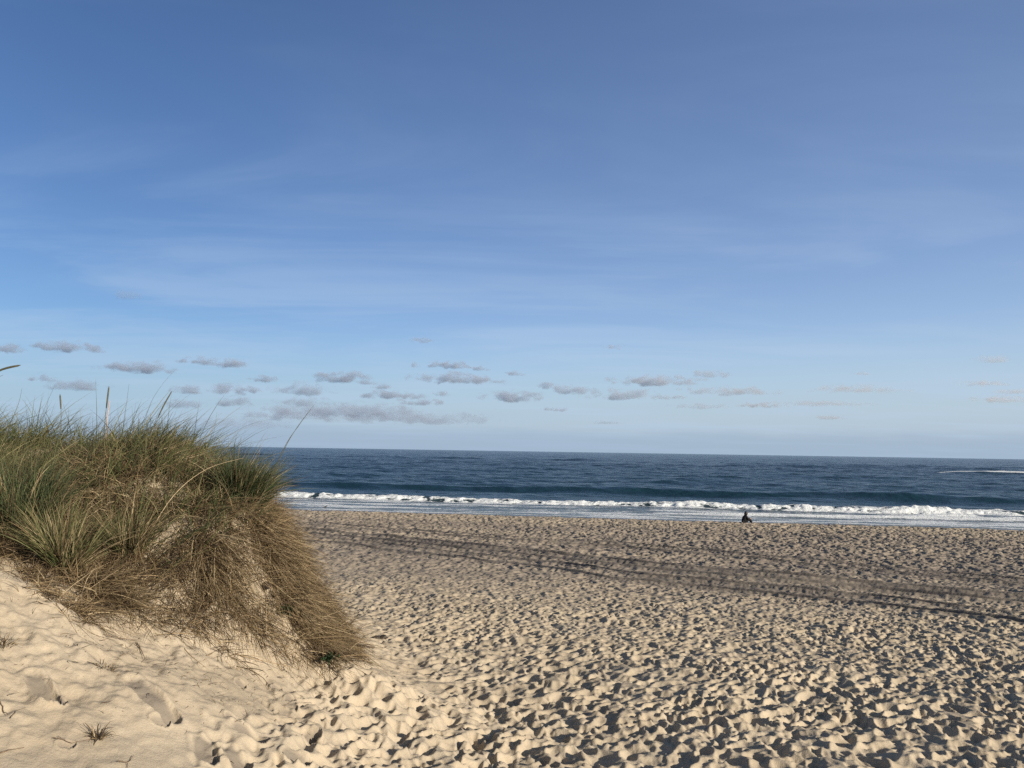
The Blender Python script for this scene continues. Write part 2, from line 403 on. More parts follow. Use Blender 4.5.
def terrain(name, X2, Y2, kind='structure'):
    Z2 = height(X2.ravel().copy(), Y2.ravel().copy()).reshape(X2.shape)
    V = np.stack([X2, Y2, Z2], -1)
    o = mesh_np(name, V, grid_faces(*X2.shape), material=m_sand, attrs={'compact_shade': ('FLOAT', COMPACT_SHADE[0])})
    tag(o, kind=kind); return o
# columns (denser in the middle), rows spaced with distance
uc = np.concatenate([-np.linspace(3.2, 0.92, 60)**1.0, np.linspace(-0.9, 0.9, 1280), np.linspace(0.92, 3.2, 60)])
ys = [1.6]
while ys[-1] < 82: ys.append(ys[-1]+max(0.0085, 0.0026*ys[-1]))
ys = np.array(ys)
sx, sy = uc[None, :]*(ys[:, None]), np.repeat(ys[:, None], len(uc), 1)
beach = terrain("beach_sand", sx, sy)
# coarser ground behind and beside the camera, and the seabed
bx_ = np.concatenate([np.linspace(-120, -14, 40), np.linspace(-13.6, 13.6, 180), np.linspace(14, 120, 40)]); by_ = np.concatenate([np.linspace(-80, -5, 40), np.linspace(-4.9, 1.6, 70)])
back = terrain("inland_sand", *np.meshgrid(bx_, by_))
for sgn, nm in ((-1, "side_beach"), (1, "side_beach")):
    rr = np.linspace(1.6, 82, 260)
    a = np.linspace(0, 1, 60)[None, :]
    x_in = 3.2*rr[:, None]; xx = sgn*(x_in+(np.maximum(x_in+60, 700)-x_in)*a**2)
    if sgn < 0: xx = xx[:, ::-1]
    terrain(nm, xx, np.repeat(rr[:, None], 60, 1))
sb = mesh_np("seabed", [(-60000, 81.9, -2.0), (60000, 81.9, -2.0), (60000, 90000, -40), (-60000, 90000, -40)], [(0, 1, 2, 3)], material=m_sand)
tag(sb, kind='structure')

lap('before 1')
# ------------------------------------------------------------------ sea
m_sea, nt, out = mat("sea_water")
geo = nt.node('ShaderNodeNewGeometry'); pos = geo.outputs['Position']
at_ = nt.node('ShaderNodeAttribute'); at_.attribute_name = 'foam'; fo = at_.outputs['Fac']
tpos = nt.vmath('DOT_PRODUCT', pos, (0.145*NS, NS, 0)); spos = nt.vmath('DOT_PRODUCT', pos, (NS, -0.145*NS, 0))
cmb = nt.node('ShaderNodeCombineXYZ'); nt.put(nt.math('MULTIPLY', spos, 0.45), cmb.inputs[0]); nt.put(tpos, cmb.inputs[1])
wv = cmb.outputs[0]
b1 = nt.noise(wv, 0.35, 6, 0.62, 0.4); b2 = nt.noise(wv, 0.06, 5, 0.6, 0.3); b3 = nt.noise(wv, 2.2, 4, 0.6)
hgt = nt.math('ADD', nt.math('ADD', nt.math('MULTIPLY', b1, 1.0), nt.math('MULTIPLY', b2, 2.2)), nt.math('MULTIPLY', b3, 0.10))
bmp = nt.node('ShaderNodeBump'); bmp.inputs['Strength'].default_value = 0.9; bmp.inputs['Distance'].default_value = 1.0
nt.put(hgt, bmp.inputs['Height'])
shal = nt.ramp(tpos, 64, 90)
wcol = nt.mix(shal, (0.10, 0.115, 0.11), (0.010, 0.032, 0.047))
wcol = nt.mix(nt.ramp(tpos, 80, 400), wcol, (0.007, 0.021, 0.031))
wb = nt.node('ShaderNodeBsdfPrincipled'); nt.link(wcol, wb.inputs['Base Color'])
wb.inputs['Roughness'].default_value = 0.22; wb.inputs['IOR'].default_value = 1.333; wb.inputs['Specular IOR Level'].default_value = 0.17
nt.link(bmp.outputs[0], wb.inputs['Normal'])
fn = nt.noise(pos, 2.6, 6, 0.72); fn2 = nt.noise(wv, 0.8, 5, 0.65)
fmix = nt.math('ADD', nt.math('MULTIPLY', fn, 0.55), nt.math('MULTIPLY', fn2, 0.45))
thr = nt.math('SUBTRACT', nt.math('ADD', fo, fmix), 1.0)
fmask = nt.ramp(thr, -0.06, 0.10)
fb = nt.node('ShaderNodeBsdfPrincipled')
fc = nt.mix(nt.ramp(fn, 0.3, 0.7), (0.55, 0.58, 0.58), (0.82, 0.83, 0.82))
nt.link(fc, fb.inputs['Base Color']); fb.inputs['Roughness'].default_value = 0.8
bm2 = nt.node('ShaderNodeBump'); bm2.inputs['Strength'].default_value = 0.8; bm2.inputs['Distance'].default_value = 0.15
nt.put(nt.noise(pos, 5.0, 5, 0.7), bm2.inputs['Height']); nt.link(bm2.outputs[0], fb.inputs['Normal'])
mx = nt.node('ShaderNodeMixShader'); nt.link(fmask, mx.inputs[0]); nt.link(wb.outputs[0], mx.inputs[1]); nt.link(fb.outputs[0], mx.inputs[2])
nt.link(mx.outputs[0], out.inputs[0])

t_rows = [63.0]
while t_rows[-1] < 60000:
    t = t_rows[-1]
    if t < 78: d = 0.10
    elif t < 87: d = 0.055
    elif t < 130: d = 0.16
    elif t < 400: d = 0.0025*t
    else: d = 0.006*t*(1 if t < 3000 else 8)
    t_rows.append(t+d)
tr_ = np.array(t_rows)
us = np.concatenate([np.linspace(-3, -0.87, 70), np.linspace(-0.85, 0.85, 1050), np.linspace(0.87, 3, 70)])
T2 = np.repeat(tr_[:, None], len(us), 1); U2 = np.repeat(us[None, :], len(tr_), 0)
# on the row t: Y + 0.145 X = t/NS, X = u*Y
Y2 = T2/NS/(1+0.145*U2*0.98*0+0.145*U2); X2 = U2*Y2
S2 = (X2-0.145*Y2)*NS
g = np.random.default_rng(11)
Zs = np.zeros_like(X2)
for k in range(30):
    lam = 1.6*(26/1.6)**g.random(); ang = g.normal(0, 0.42); amp = 0.0075*lam**0.92*g.uniform(.5, 1.2)
    kx, ky = math.sin(ang)*2*math.pi/lam, math.cos(ang)*2*math.pi/lam
    ph = (S2*kx+T2*ky)+g.uniform(0, 6.28)+1.4*vnoise(S2/lam/5+k*3.1, T2/lam/5, 200+k)
    res = sstep(T2, lam*520, lam*260) if lam < 12 else 1.0
    Zs += amp*(1-np.abs(np.sin(ph/2)))*res*1.6-amp*0.6*res
deep = sstep(T2, 66, 120); Zs *= 0.18+0.82*deep
foam = np.zeros_like(X2)
nl = lambda f, s, o=3: fbm(S2*f, T2*0+s*1.7, s, o)
# shoaling swell: dark steep front
def swell(tc, hgt_, fr, bk, s0=None, s1=None, seed=1, wob=2.0, tex=0.2):
    c = tc+wob*nl(0.02, seed)+0.5*nl(0.12, seed+1)
    e = T2-c
    a = hgt_*(1+tex*nl(0.05, seed+2))
    if s0 is not None: a = a*sstep(S2, s0, s0+15)*sstep(S2, s1, s1-15)
    p = np.where(e < 0, np.exp(-(e/fr)**2), np.exp(-(e/bk)**2))
    return a*p, e, a
z, e, a = swell(105, 0.80, 1.7, 7, seed=301, wob=2.5); Zs += z
z, e, a = swell(150, 0.42, 4, 10, seed=311, wob=6, tex=.9); Zs += z
z, e, a = swell(205, 0.45, 5, 12, seed=321, wob=8, tex=.9); Zs += z
z, e, a = swell(300, 1.1, 6, 16, 105, 420, seed=331, wob=4); Zs += z
foam = np.maximum(foam, 0.75*(a > .5)*np.exp(-((e+1.2)/2.2)**2)*sstep(nl(0.05, 335, 3)+1.0*sstep(S2, 98, 128), 0.25, 0.55))
z, e, a = swell(380, 1.0, 7, 18, 40, 190, seed=341, wob=8, tex=.6); Zs += z
z, e, a = swell(480, 0.8, 8, 18, -300, 250, seed=351, wob=12, tex=1); Zs += z
# the breaker
tb = 83.2+1.1*nl(0.03, 401)+0.45*nl(0.18, 402)+0.15*nl(0.8, 403)
e = T2-tb
brk = sstep(S2, 52, 26)                       # towards the right the roller falls apart
hb = (0.44+0.24*nl(0.10, 404)+0.16*nl(0.6, 405, 4))*(0.45+0.55*brk)
lump = fbm(S2*1.6, T2*1.9, 410, 4)
roll = np.where(e < 0, sstep(e, -1.5, -0.15), np.exp(-(e/2.4)**2))
Zs += hb*roll + 0.22*lump*np.exp(-((e+0.7)/0.9)**2)*(0.5+.5*brk)
foam = np.maximum(foam, (0.70+0.6*lump+0.3*fbm(S2*.35, T2, 411, 2))*sstep(e, -4.0, -1.6)*sstep(e, 0.75, -0.1)*(0.35+0.65*brk))
foam = np.maximum(foam, 0.62*sstep(e, 7, 0)*(e > 0)*(0.7+.6*nl(.15, 420)))
# churned patch on the right
chx = sstep(S2, 18, 30)*sstep(S2, 75, 60)
lp = fbm(S2*0.35, T2*0.8, 430, 4)
foam = np.maximum(foam, chx*(0.66+0.85*lp)*sstep(T2, 72, 78)*sstep(T2, 97, 88)); Zs += chx*0.35*np.maximum(lp, 0)*sstep(T2, 74, 80)*sstep(T2, 92, 86)
# second little line of white inside, then lace across the wash
t2 = 73.5+1.8*nl(0.035, 440)+0.4*nl(0.4, 441); e2 = T2-t2
seg = sstep(nl(0.03, 442)+0.7*sstep(S2, 0, 30), -.3, .3)
Zs += 0.22*seg*np.exp(-((e2)/0.7)**2)
foam = np.maximum(foam, 0.88*seg*np.exp(-((e2+.2)/1.1)**2))
t4 = 69.5+1.2*nl(0.05, 470)+0.4*nl(0.3, 471); foam = np.maximum(foam, 0.78*sstep(nl(0.04, 472)+.5*sstep(S2, 10, 40), -.1, .3)*np.exp(-((T2-t4)/0.9)**2))
foam = np.maximum(foam, (0.44+0.07*sstep(S2, 5, 35)+0.34*fbm(S2*.12, T2*.55, 450, 4))*sstep(T2, tb, tb-2)*sstep(T2, 64.4, 66))
te = 66.4+0.8*nl(0.05, 460)+0.25*nl(0.5, 461); e3 = T2-te
foam = np.maximum(foam, 0.85*np.exp(-(e3/0.35)**2))
Zs += 0.03*np.exp(-(e3/0.4)**2)
swl = np.interp(T2, [63, 66, 76, 90], [0.02, 0.03, 0.03, 0])
Zs += swl
sea = mesh_np("sea", np.stack([X2, Y2, Zs], -1), grid_faces(*X2.shape), attrs={'foam': ('FLOAT', foam)}, material=m_sea)
tag(sea, kind='structure')

lap('before 2')
# ------------------------------------------------------------------ clouds: soft volumes standing kilometres out
m_cloud, nt, out = mat("cloud_vapour")
tc = nt.node('ShaderNodeTexCoord').outputs['Object']
oi = nt.node('ShaderNodeObjectInfo')
at2 = nt.node('ShaderNodeAttribute'); at2.attribute_type = 'OBJECT'; at2.attribute_name = 'thickness'
at3 = nt.node('ShaderNodeAttribute'); at3.attribute_type = 'OBJECT'; at3.attribute_name = 'stretch'
sp = nt.node('ShaderNodeSeparateXYZ'); nt.link(tc, sp.inputs[0])
cmb = nt.node('ShaderNodeCombineXYZ')
nt.put(nt.math('MULTIPLY', sp.outputs[0], at3.outputs['Fac']), cmb.inputs[0])
nt.put(nt.math('ADD', nt.math('MULTIPLY', sp.outputs[1], 1.3), nt.math('MULTIPLY', oi.outputs['Random'], 60.0)), cmb.inputs[1]); nt.put(nt.math('MULTIPLY', sp.outputs[2], 1.0), cmb.inputs[2])
nz = nt.noise(cmb.outputs[0], 1.15, 5, 0.6, 0.3)
# flat bottom: z below 0 counts more
zz = nt.math('MULTIPLY', sp.outputs[2], nt.ramp(sp.outputs[2], -0.3, 0.1, 1.9, 1.0))
cm3 = nt.node('ShaderNodeCombineXYZ'); nt.link(sp.outputs[0], cm3.inputs[0]); nt.link(sp.outputs[1], cm3.inputs[1]); nt.link(zz, cm3.inputs[2])
ln = nt.node('ShaderNodeVectorMath'); ln.operation = 'LENGTH'; nt.link(cm3.outputs[0], ln.inputs[0])
den = nt.math('SUBTRACT', nt.math('ADD', 0.42, nt.math('MULTIPLY', nt.math('SUBTRACT', nz, 0.5), 3.0)), nt.math('MULTIPLY', nt.math('POWER', ln.outputs['Value'], 1.6), 0.85))
den = nt.ramp(den, 0.0, 0.45)
vol = nt.node('ShaderNodeVolumePrincipled'); at4 = nt.node('ShaderNodeAttribute'); at4.attribute_type = 'OBJECT'; at4.attribute_name = 'warmth'
nt.link(nt.mix(at4.outputs['Fac'], (0.74, 0.81, 0.92), (0.90, 0.88, 0.88)), vol.inputs['Color']); vol.inputs['Anisotropy'].default_value = 0.2
nt.put(nt.math('MULTIPLY', den, at2.outputs['Fac']), vol.inputs['Density'])
nt.link(vol.outputs[0], out.inputs['Volume'])
def ico(name, sub=2):
    import bmesh
    bm = bmesh.new(); bmesh.ops.create_icosphere(bm, subdivisions=sub, radius=1.0)
    me = bpy.data.meshes.new(name); bm.to_mesh(me); bm.free(); return me
cme = ico("cloud"); cme.materials.append(m_cloud)
cl = [(8, 350, 26, 9, 1.2), (60, 348, 44, 10, 1.2), (94, 350, 18, 8, 1), (43, 379, 28, 7, .9), (77, 387, 46, 10, 1.1), (140, 369, 66, 10, 1.5), (186, 361, 18, 6, .9), (204, 362, 22, 7, 1), (230, 364, 36, 9, 1.3),
      (187, 391, 28, 8, 1.1), (224, 390, 32, 14, 1.3), (250, 391, 18, 6, 1), (265, 380, 26, 6, 1.1), (303, 391, 46, 11, 1.1), (186, 405, 32, 9, .7), (234, 403, 40, 9, 1), (302, 403, 48, 8, .7),
      (340, 379, 46, 10, 1.5), (366, 383, 16, 5, .8), (382, 387, 18, 6, .9), (394, 396, 60, 8, 1.4), (420, 403, 42, 6, 1.1), (449, 366, 36, 7, 1.4), (415, 366, 8, 6, .7), (479, 369, 14, 5, .9), (459, 380, 74, 9, 1.6), (441, 394, 16, 6, .7),
      (424, 341, 24, 5, .5), (514, 398, 48, 10, 1.4), (514, 374, 14, 5, .9), (547, 387, 18, 6, 1), (575, 391, 44, 8, 1.0), (625, 396, 60, 10, 1.2), (653, 382, 66, 9, 1.5), (613, 347, 18, 6, .6), (711, 375, 28, 7, .8),
      (735, 392, 74, 7, 1.0), (674, 398, 22, 4, .5), (700, 407, 50, 5, .5), (760, 406, 40, 5, .9), (820, 404, 80, 4, .7), (830, 418, 28, 4, .7), (858, 390, 76, 6, .7), (862, 374, 18, 4, .3), (983, 384, 40, 5, .6), (1002, 400, 46, 6, .7), (1015, 392, 40, 4, .5), (994, 360, 30, 8, .4),
      (345, 412, 120, 13, 1.3), (400, 419, 150, 12, 1.0), (285, 416, 80, 10, .8), (128, 296, 34, 9, .25), (555, 410, 22, 4, .8), (607, 423, 24, 3, .5), (700, 380, 22, 5, .3), (240, 425, 90, 10, .4), (660, 398, 16, 4, .4)]
def where(px, py):
    a = "far left" if px < 130 else "left" if px < 300 else "left of centre" if px < 470 else "centre" if px < 600 else "right of centre" if px < 770 else "right" if px < 930 else "far right"
    return a
nmid = {}
for i, (px, py, wpx, hpx, dn) in enumerate(cl):
    hz = 443+0.016*px; v = max(hz-py, 12)
    dist = min(1000*F/v, 30000)
    p = at(px, py, dist)
    o = bpy.data.objects.new("cloud", cme); col.objects.link(o)
    o.location = p
    sxw = wpx*0.5*dist/F*1.8; szw = hpx*0.5*dist/F*2.1; syw = max(szw*2.0, sxw*0.6)
    o.scale = (sxw, syw, szw)
    o['thickness'] = dn*1.6/(syw*1.0); o['warmth'] = max(0.0, min(1.0, (px-560)/350)); o['stretch'] = max(1.0, wpx/hpx*0.55)
    size = "tiny" if wpx < 20 else "small" if wpx < 35 else "long" if wpx > 60 else "medium"
    shape = "flat wisp of" if hpx <= 5 else "puffy" if hpx > 8 else "thin"
    cl[i] = (px, py, wpx, hpx, dn, o, size, shape, where(px, py))
# labels: order the clouds of each stretch of sky by height
from collections import defaultdict
bands = defaultdict(list)
for c_ in cl: bands[c_[8]].append(c_)
ordw = ["highest", "second highest", "third highest", "fourth highest", "fifth highest", "sixth highest", "seventh highest", "eighth highest", "ninth highest", "tenth highest", "eleventh highest", "twelfth highest", "thirteenth highest", "fourteenth highest", "fifteenth highest", "sixteenth highest"]
for b, L in bands.items():
    L.sort(key=lambda c_: c_[1])
    for j, c_ in enumerate(L):
        c_[5]['label'] = f"{c_[6]} {c_[7]} grey cloud, {ordw[j]} at the {b} of the sky".replace("at the left of centre of the sky", "in the sky left of centre").replace("at the right of centre of the sky", "in the sky right of centre")
        tag(c_[5], None, "cloud", "small grey clouds low over the sea")

lap('before 3')
# ------------------------------------------------------------------ grass
def blade_mat(name, rough=0.6, trans=0.35):
    m, nt, out = mat(name)
    a = nt.node('ShaderNodeAttribute'); a.attribute_name = 'tint'
    b = nt.node('ShaderNodeBsdfPrincipled'); nt.link(a.outputs['Color'], b.inputs['Base Color']); b.inputs['Roughness'].default_value = rough
    b.inputs['Specular IOR Level'].default_value = 0.17
    tr = nt.node('ShaderNodeBsdfTranslucent'); nt.link(a.outputs['Color'], tr.inputs[0])
    mx = nt.node('ShaderNodeMixShader'); mx.inputs[0].default_value = trans*0.6
    nt.link(b.outputs[0], mx.inputs[1]); nt.link(tr.outputs[0], mx.inputs[2]); nt.link(mx.outputs[0], out.inputs[0])
    return m
m_blade = blade_mat("grass_blade"); m_dry = blade_mat("dry_grass_blade", 0.8, 0.15)
PAL_G = np.array([(0.085, 0.105, 0.038), (0.05, 0.07, 0.027), (0.14, 0.145, 0.06), (0.25, 0.225, 0.115), (0.026, 0.038, 0.018)])
PAL_D = np.array([(0.24, 0.172, 0.093), (0.13, 0.09, 0.047), (0.38, 0.295, 0.18), (0.075, 0.05, 0.03), (0.19, 0.135, 0.075), (0.045, 0.03, 0.02)])
def blades(name, B, D, L, Wd, bend, droop, pal, wts, material, seg=5, curl=0.0, parent=None, tipdry=0.4, g=rng, N=None):
    """B base points, D unit start directions, bend = sideways vector added with s^2, droop = fall with s^2"""
    kp = g.random(len(B)) < (0.76 if len(B) > 300 else 1.0); B, D, L, Wd, bend, droop = B[kp], D[kp], L[kp], np.asarray(Wd)[kp], bend[kp], droop[kp]
    n = len(B); s = np.linspace(0, 1, seg+1)[None, :, None]
    L_ = L[:, None, None]
    P = B[:, None, :]+L_*(D[:, None, :]*s+bend[:, None, :]*s**2)
    P[:, :, 2] -= (L[:, None]*droop[:, None]*s[:, :, 0]**2.2)
    if curl: 
        ph = g.uniform(0, 6.28, (n, 1)); P[:, :, 0] += curl*L[:, None]*np.sin(ph+5*s[:, :, 0])*s[:, :, 0]; P[:, :, 2] += curl*L[:, None]*np.cos(ph*1.7+4*s[:, :, 0])*s[:, :, 0]
    Tn = np.gradient(P, axis=1); Tn /= np.linalg.norm(Tn, axis=2, keepdims=True)+1e-9
    rv = g.normal(size=(n, 1, 3)); rv[:, :, 1] *= 0.5
    Wv = np.cross(Tn, rv); Wv /= np.linalg.norm(Wv, axis=2, keepdims=True)+1e-9
    prof = (1-s**1.8*0.92)*(0.7+0.3*np.minimum(s*5, 1))
    hw = Wd[:, None, None]*0.66*prof
    V = np.stack([P-Wv*hw, P+Wv*hw], 2).reshape(-1, 3)
    k = (np.arange(n)*(seg+1)*2)[:, None]+np.arange(seg)[None, :]*2
    Fq = np.stack([k, k+1, k+3, k+2], -1).reshape(-1, 4)
    ci = g.choice(len(pal), n, p=np.array(wts)/sum(wts)); C = pal[ci]*g.uniform(.75, 1.25, (n, 1))
    dry = np.array((0.30, 0.24, 0.13))
    Cs = C[:, None, :]*(1-tipdry*s**3)+dry*(tipdry*s**3)
    Cs = np.repeat(Cs[:, :, None, :], 2, 2).reshape(-1, 3)
    Cs = np.concatenate([Cs, np.ones((len(Cs), 1))], 1)
    return mesh_np(name, V, Fq, attrs={'tint': ('FLOAT_COLOR', Cs)}, material=material, parent=parent)
def hz_(x, y): return height(np.array(x, float).copy(), np.array(y, float).copy())
def project(P):
    v = P-np.array((0, 0, CZ)); zc_ = v@np.array(fwd)
    return 512+F*(v@np.array(right))/zc_, 384-F*(v@np.array(up))/zc_
def unit(v): return v/(np.linalg.norm(v, axis=-1, keepdims=True)+1e-9)

# where the grass roots: on the dune top and face; scatter candidates in plan
def scatter(n, x0, x1, y0, y1, cond, g):
    out = []
    tot = 0
    while tot < n:
        x = g.uniform(x0, x1, n); y = g.uniform(y0, y1, n)
        k = cond(x, y, g.random(n)); out.append(np.stack([x[k], y[k]], -1)); tot += k.sum()
    return np.concatenate(out)[:n]
# foot line of the vegetation in pixels: below it bare sand
FX = [-400, 0, 40, 75, 110, 150, 200, 240, 280, 320, 350, 370]; FY = [520, 560, 590, 622, 616, 612, 632, 650, 662, 670, 662, 600]
def screen(x, y):
    z = ground0(x, y); P = np.stack([x, y, z], -1); return project(P)
ELEV = lambda x, y: ground0(x, y)-CZ
g1 = np.random.default_rng(101)
def cond_green(x, y, r):
    px, py = screen(x, y); z = ELEV(x, y)
    dens = sstep(z + 0.25*fbm(x*1.8, y*1.8, 501, 3), -1.15, -0.55)
    clump = sstep(fbm(x*2.8, y*2.8, 503, 3), -0.35, 0.2)
    return (r < dens*(0.06+0.94*clump)) & (px < 262+10*vnoise(x*3, y*3, 5)) & (py < np.interp(px, FX, FY)-30) 
def green_mass(name, n, x0, x1, y0, y1, gg, Lr=(0.22, 0.78), dry=0.24, cond=cond_green):
    P = scatter(n, x0, x1, y0, y1, cond, gg); n = len(P)
    B = np.concatenate([P, hz_(P[:, 0], P[:, 1])[:, None]-0.02], 1)
    lean = np.stack([0.25+0.36*gg.normal(size=n), 0.0+0.36*gg.normal(size=n), np.ones(n)], -1)
    big = fbm(P[:, 0]*2.2, P[:, 1]*2.2, 507, 2); lean[:, 0] += 0.6*fbm(P[:, 0]*3.6+3, P[:, 1]*3.6, 509, 2); lean[:, 1] += 0.5*fbm(P[:, 0]*3.6+9, P[:, 1]*3.6, 508, 2)
    D = unit(lean); L = (Lr[0]+(Lr[1]-Lr[0])*gg.random(n)**1.8)*(0.85+0.4*big)
    L *= np.interp(P[:, 0], [-3.4, -2.3], [1.0, 0.72])
    bend = np.stack([0.20+0.25*gg.normal(size=n), 0.2*gg.normal(size=n), np.zeros(n)], -1)
    k = gg.random(n) < dry
    droop = np.abs(gg.normal(0.16, 0.16, n)); droop[k] += gg.uniform(0, .5, k.sum())
    o1 = blades(name, B[~k], D[~k], L[~k], gg.uniform(.0035, .0035+.0055*1.0, (~k).sum()), bend[~k], droop[~k], PAL_G, [3, 3, 2, 1.2, 2], m_blade, g=gg, tipdry=.35)
    o2 = blades(name+"_dry", B[k], D[k], L[k]*.8, gg.uniform(.003, .006, k.sum()), bend[k], droop[k], PAL_D, [3, 2, 3, 1, 2, .5], m_dry, g=gg)
    return o1, o2
a, b = green_mass("dune_grass", 26000, -7.5, -1.9, 6.0, 10.8, g1)
tag(a, "dense green beach grass covering the top of the sand dune", "grass", kind="stuff")
b.name = "straw_grass"; tag(b, "pale straw coloured blades mixed through the green dune grass", "dry grass", kind="stuff")
# sparse long blades that break the crest line
def cond_crest(x, y, r): 
    px, py = screen(x, y); return (ELEV(x, y) > -0.75) & (px < 250) & (y > 7.0)
P = scatter(420, -6.5, -2.1, 7.0, 9.8, cond_crest, g1); n = len(P)
B = np.concatenate([P, hz_(P[:, 0], P[:, 1])[:, None]], 1)
L = g1.uniform(.5, .92, n)*np.interp(P[:, 0], [-3.4, -2.2], [1.0, .8])
tb_ = blades("tall_grass", B, unit(np.stack([.3+.35*g1.normal(size=n), .2*g1.normal(size=n), np.ones(n)], -1)), L, g1.uniform(.003, .006, n), np.stack([g1.uniform(-.1, .6, n), .1*g1.normal(size=n), np.zeros(n)], -1), np.abs(g1.normal(.12, .15, n)), PAL_G*0.8, [3, 3, 2, 2, 2], m_blade, g=g1, tipdry=.3, seg=8)
tag(tb_, "sparse long wind bent blades rising above the crest of the dune grass", "grass", kind="stuff")
# far-left dune grass outside the frame, coarse
def cond_far(x, y, r): return (ELEV(x, y) > -0.8) & (r < 0.8)
a2, b2 = green_mass("dune_grass", 9000, -17, -7.4, 4.5, 13, g1, cond=cond_far)
a2.name = "ridge_grass"; tag(a2, "green beach grass along the dune ridge running out of frame at left", "grass", kind="stuff")
b2.name = "ridge_straw"; tag(b2, "straw coloured beach grass along the dune ridge running out of frame at left", "dry grass", kind="stuff")

# thatch of dead stalks over the dune face
g2 = np.random.default_rng(202)
def cond_thatch(x, y, r):
    px, py = screen(x, y); z = ELEV(x, y)
    foot = np.interp(px, FX, FY)+14*vnoise(x*4, y*4, 601)
    d = foot-py
    patch = fbm(x*2.6, y*2.6, 603, 3)
    # two bare sand windows in the face
    bare = (np.hypot((px-252-(py-575)*.3)/9, (py-585)/14) < 1) | (np.hypot((px-160)/20, (py-535)/20) < 0.9) | (np.hypot((px-285)/8, (py-622)/10) < 1)
    p = sstep(d, -12, 30)*(0.25+0.75*sstep(patch, -0.5, 0.2))*np.where(bare, 0.06, 1.0)
    return (r < p) & (px < 352) & (px > -500) & (z > -2.4) & (py > 440)
def downslope(P):
    N = slope_n(P[:, 0], P[:, 1]); d = np.stack([N[:, 0], N[:, 1], np.zeros(len(P))], -1); d = unit(d)
    t = d - N*np.sum(d*N, 1, keepdims=True); return unit(t), N
P = scatter(76000, -6.5, -1.35, 5.6, 9.2, cond_thatch, g2); n = len(P)
B = np.concatenate([P, hz_(P[:, 0], P[:, 1])[:, None]], 1)
dn_, N = downslope(P)
rnd = g2.normal(size=(n, 3)); rnd -= N*np.sum(rnd*N, 1, keepdims=True)
D = unit(dn_*g2.uniform(-.1, 1.5, (n, 1))+unit(rnd)*0.9+N*g2.uniform(0.05, 1.1, (n, 1)))
L = g2.uniform(.10, .46, n)
th = blades("grass_thatch", B, D, L, g2.uniform(.0025, .006, n), g2.normal(0, .25, (n, 3))*[1, 1, 0.3], np.abs(g2.normal(.28, .2, n)), PAL_D, [3, 3, 2, 3, 3, 2], m_dry, g=g2, curl=0.04, tipdry=.1)
tag(th, "tangled brown dead grass matted over the eroded face of the dune", "dead grass", kind="stuff")

lap('before 4')
# individual tussocks
def tussock(name, px, py, n, Lr, spread, label, cat, lean=(0.2, 0, 0), pal=PAL_G, wts=(3, 3, 2, 1, 3), dry=.25, droopm=.15, rad=.09, width=(.003, .0065), seed=1, group=None, down=0.0, curl=0.0, off=0.0):
    gg = np.random.default_rng(seed); p = hit(px, py)
    e = empty(name, (0, 0, 0), label, cat, group)
    e.location = (p.x, p.y, float(hz_([p.x], [p.y])[0])); 
    r = rad*np.sqrt(gg.random(n)); th_ = gg.uniform(0, 6.283, n)
    x = p.x+r*np.cos(th_); y = p.y+r*np.sin(th_)
    B = np.stack([x, y, hz_(x, y)+off], -1)
    D = np.stack([np.cos(th_)*spread*gg.random(n)*1.5+lean[0]+.15*gg.normal(size=n), np.sin(th_)*spread*gg.random(n)*1.5+lean[1]+.15*gg.normal(size=n), np.full(n, 1.0)+lean[2]], -1)
    if down:
        dn_, N = downslope(np.stack([x, y], -1)); D = D*(1-down)+dn_*down*1.4+N*gg.uniform(.1, .8, (n, 1))+gg.normal(0, .55, (n, 3))
    D = unit(D); L = gg.uniform(*Lr, n); k = gg.random(n) < dry
    bend = D*np.array([.35, .35, 0])+gg.normal(0, .08, (n, 3))
    dr = np.abs(gg.normal(droopm, droopm*.8, n))
    loc = np.array(e.location)
    for mask, nm, pl, wt, mt in ((~k, "green_blades", pal, wts, m_blade), (k, "dead_blades", PAL_D, [3, 2, 3, 1.5, 2, .8], m_dry)):
        if mask.sum() < 3: continue
        blades(nm, (B-loc)[mask], D[mask], L[mask], gg.uniform(*width, mask.sum()), bend[mask], dr[mask], pl, wt, mt, g=gg, parent=e, curl=curl, tipdry=.25)
    return e
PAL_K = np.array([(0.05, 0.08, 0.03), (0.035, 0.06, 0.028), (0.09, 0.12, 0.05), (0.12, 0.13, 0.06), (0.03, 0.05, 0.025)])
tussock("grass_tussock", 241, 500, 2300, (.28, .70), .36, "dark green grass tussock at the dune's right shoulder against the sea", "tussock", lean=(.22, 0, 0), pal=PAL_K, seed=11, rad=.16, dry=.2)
tussock("grass_tussock", 62, 574, 900, (.3, .72), .55, "loose fan of long olive grass rising from the sand at lower left of the dune", "tussock", lean=(.05, -.1, 0), seed=12, rad=.10, dry=.4, wts=(3, 1, 3, 3, 1), width=(.004, .007))
tussock("grass_tussock", 128, 556, 700, (.25, .55), .5, "short brown and green tussock just left of the bare sand patch in the dune face", "tussock", lean=(.1, -.1, 0), seed=13, rad=.12, dry=.6)
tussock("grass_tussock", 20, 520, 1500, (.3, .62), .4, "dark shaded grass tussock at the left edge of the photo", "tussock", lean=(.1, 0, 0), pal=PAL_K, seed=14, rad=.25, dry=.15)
tussock("hanging_grass", 208, 548, 650, (.3, .6), .3, "long dead grass hanging over the dark hollow in the dune face", "dead grass", pal=PAL_D[:5], wts=(2, 3, 1, 3, 2), seed=15, rad=.14, dry=.7, down=.75, droopm=.35, curl=.03)
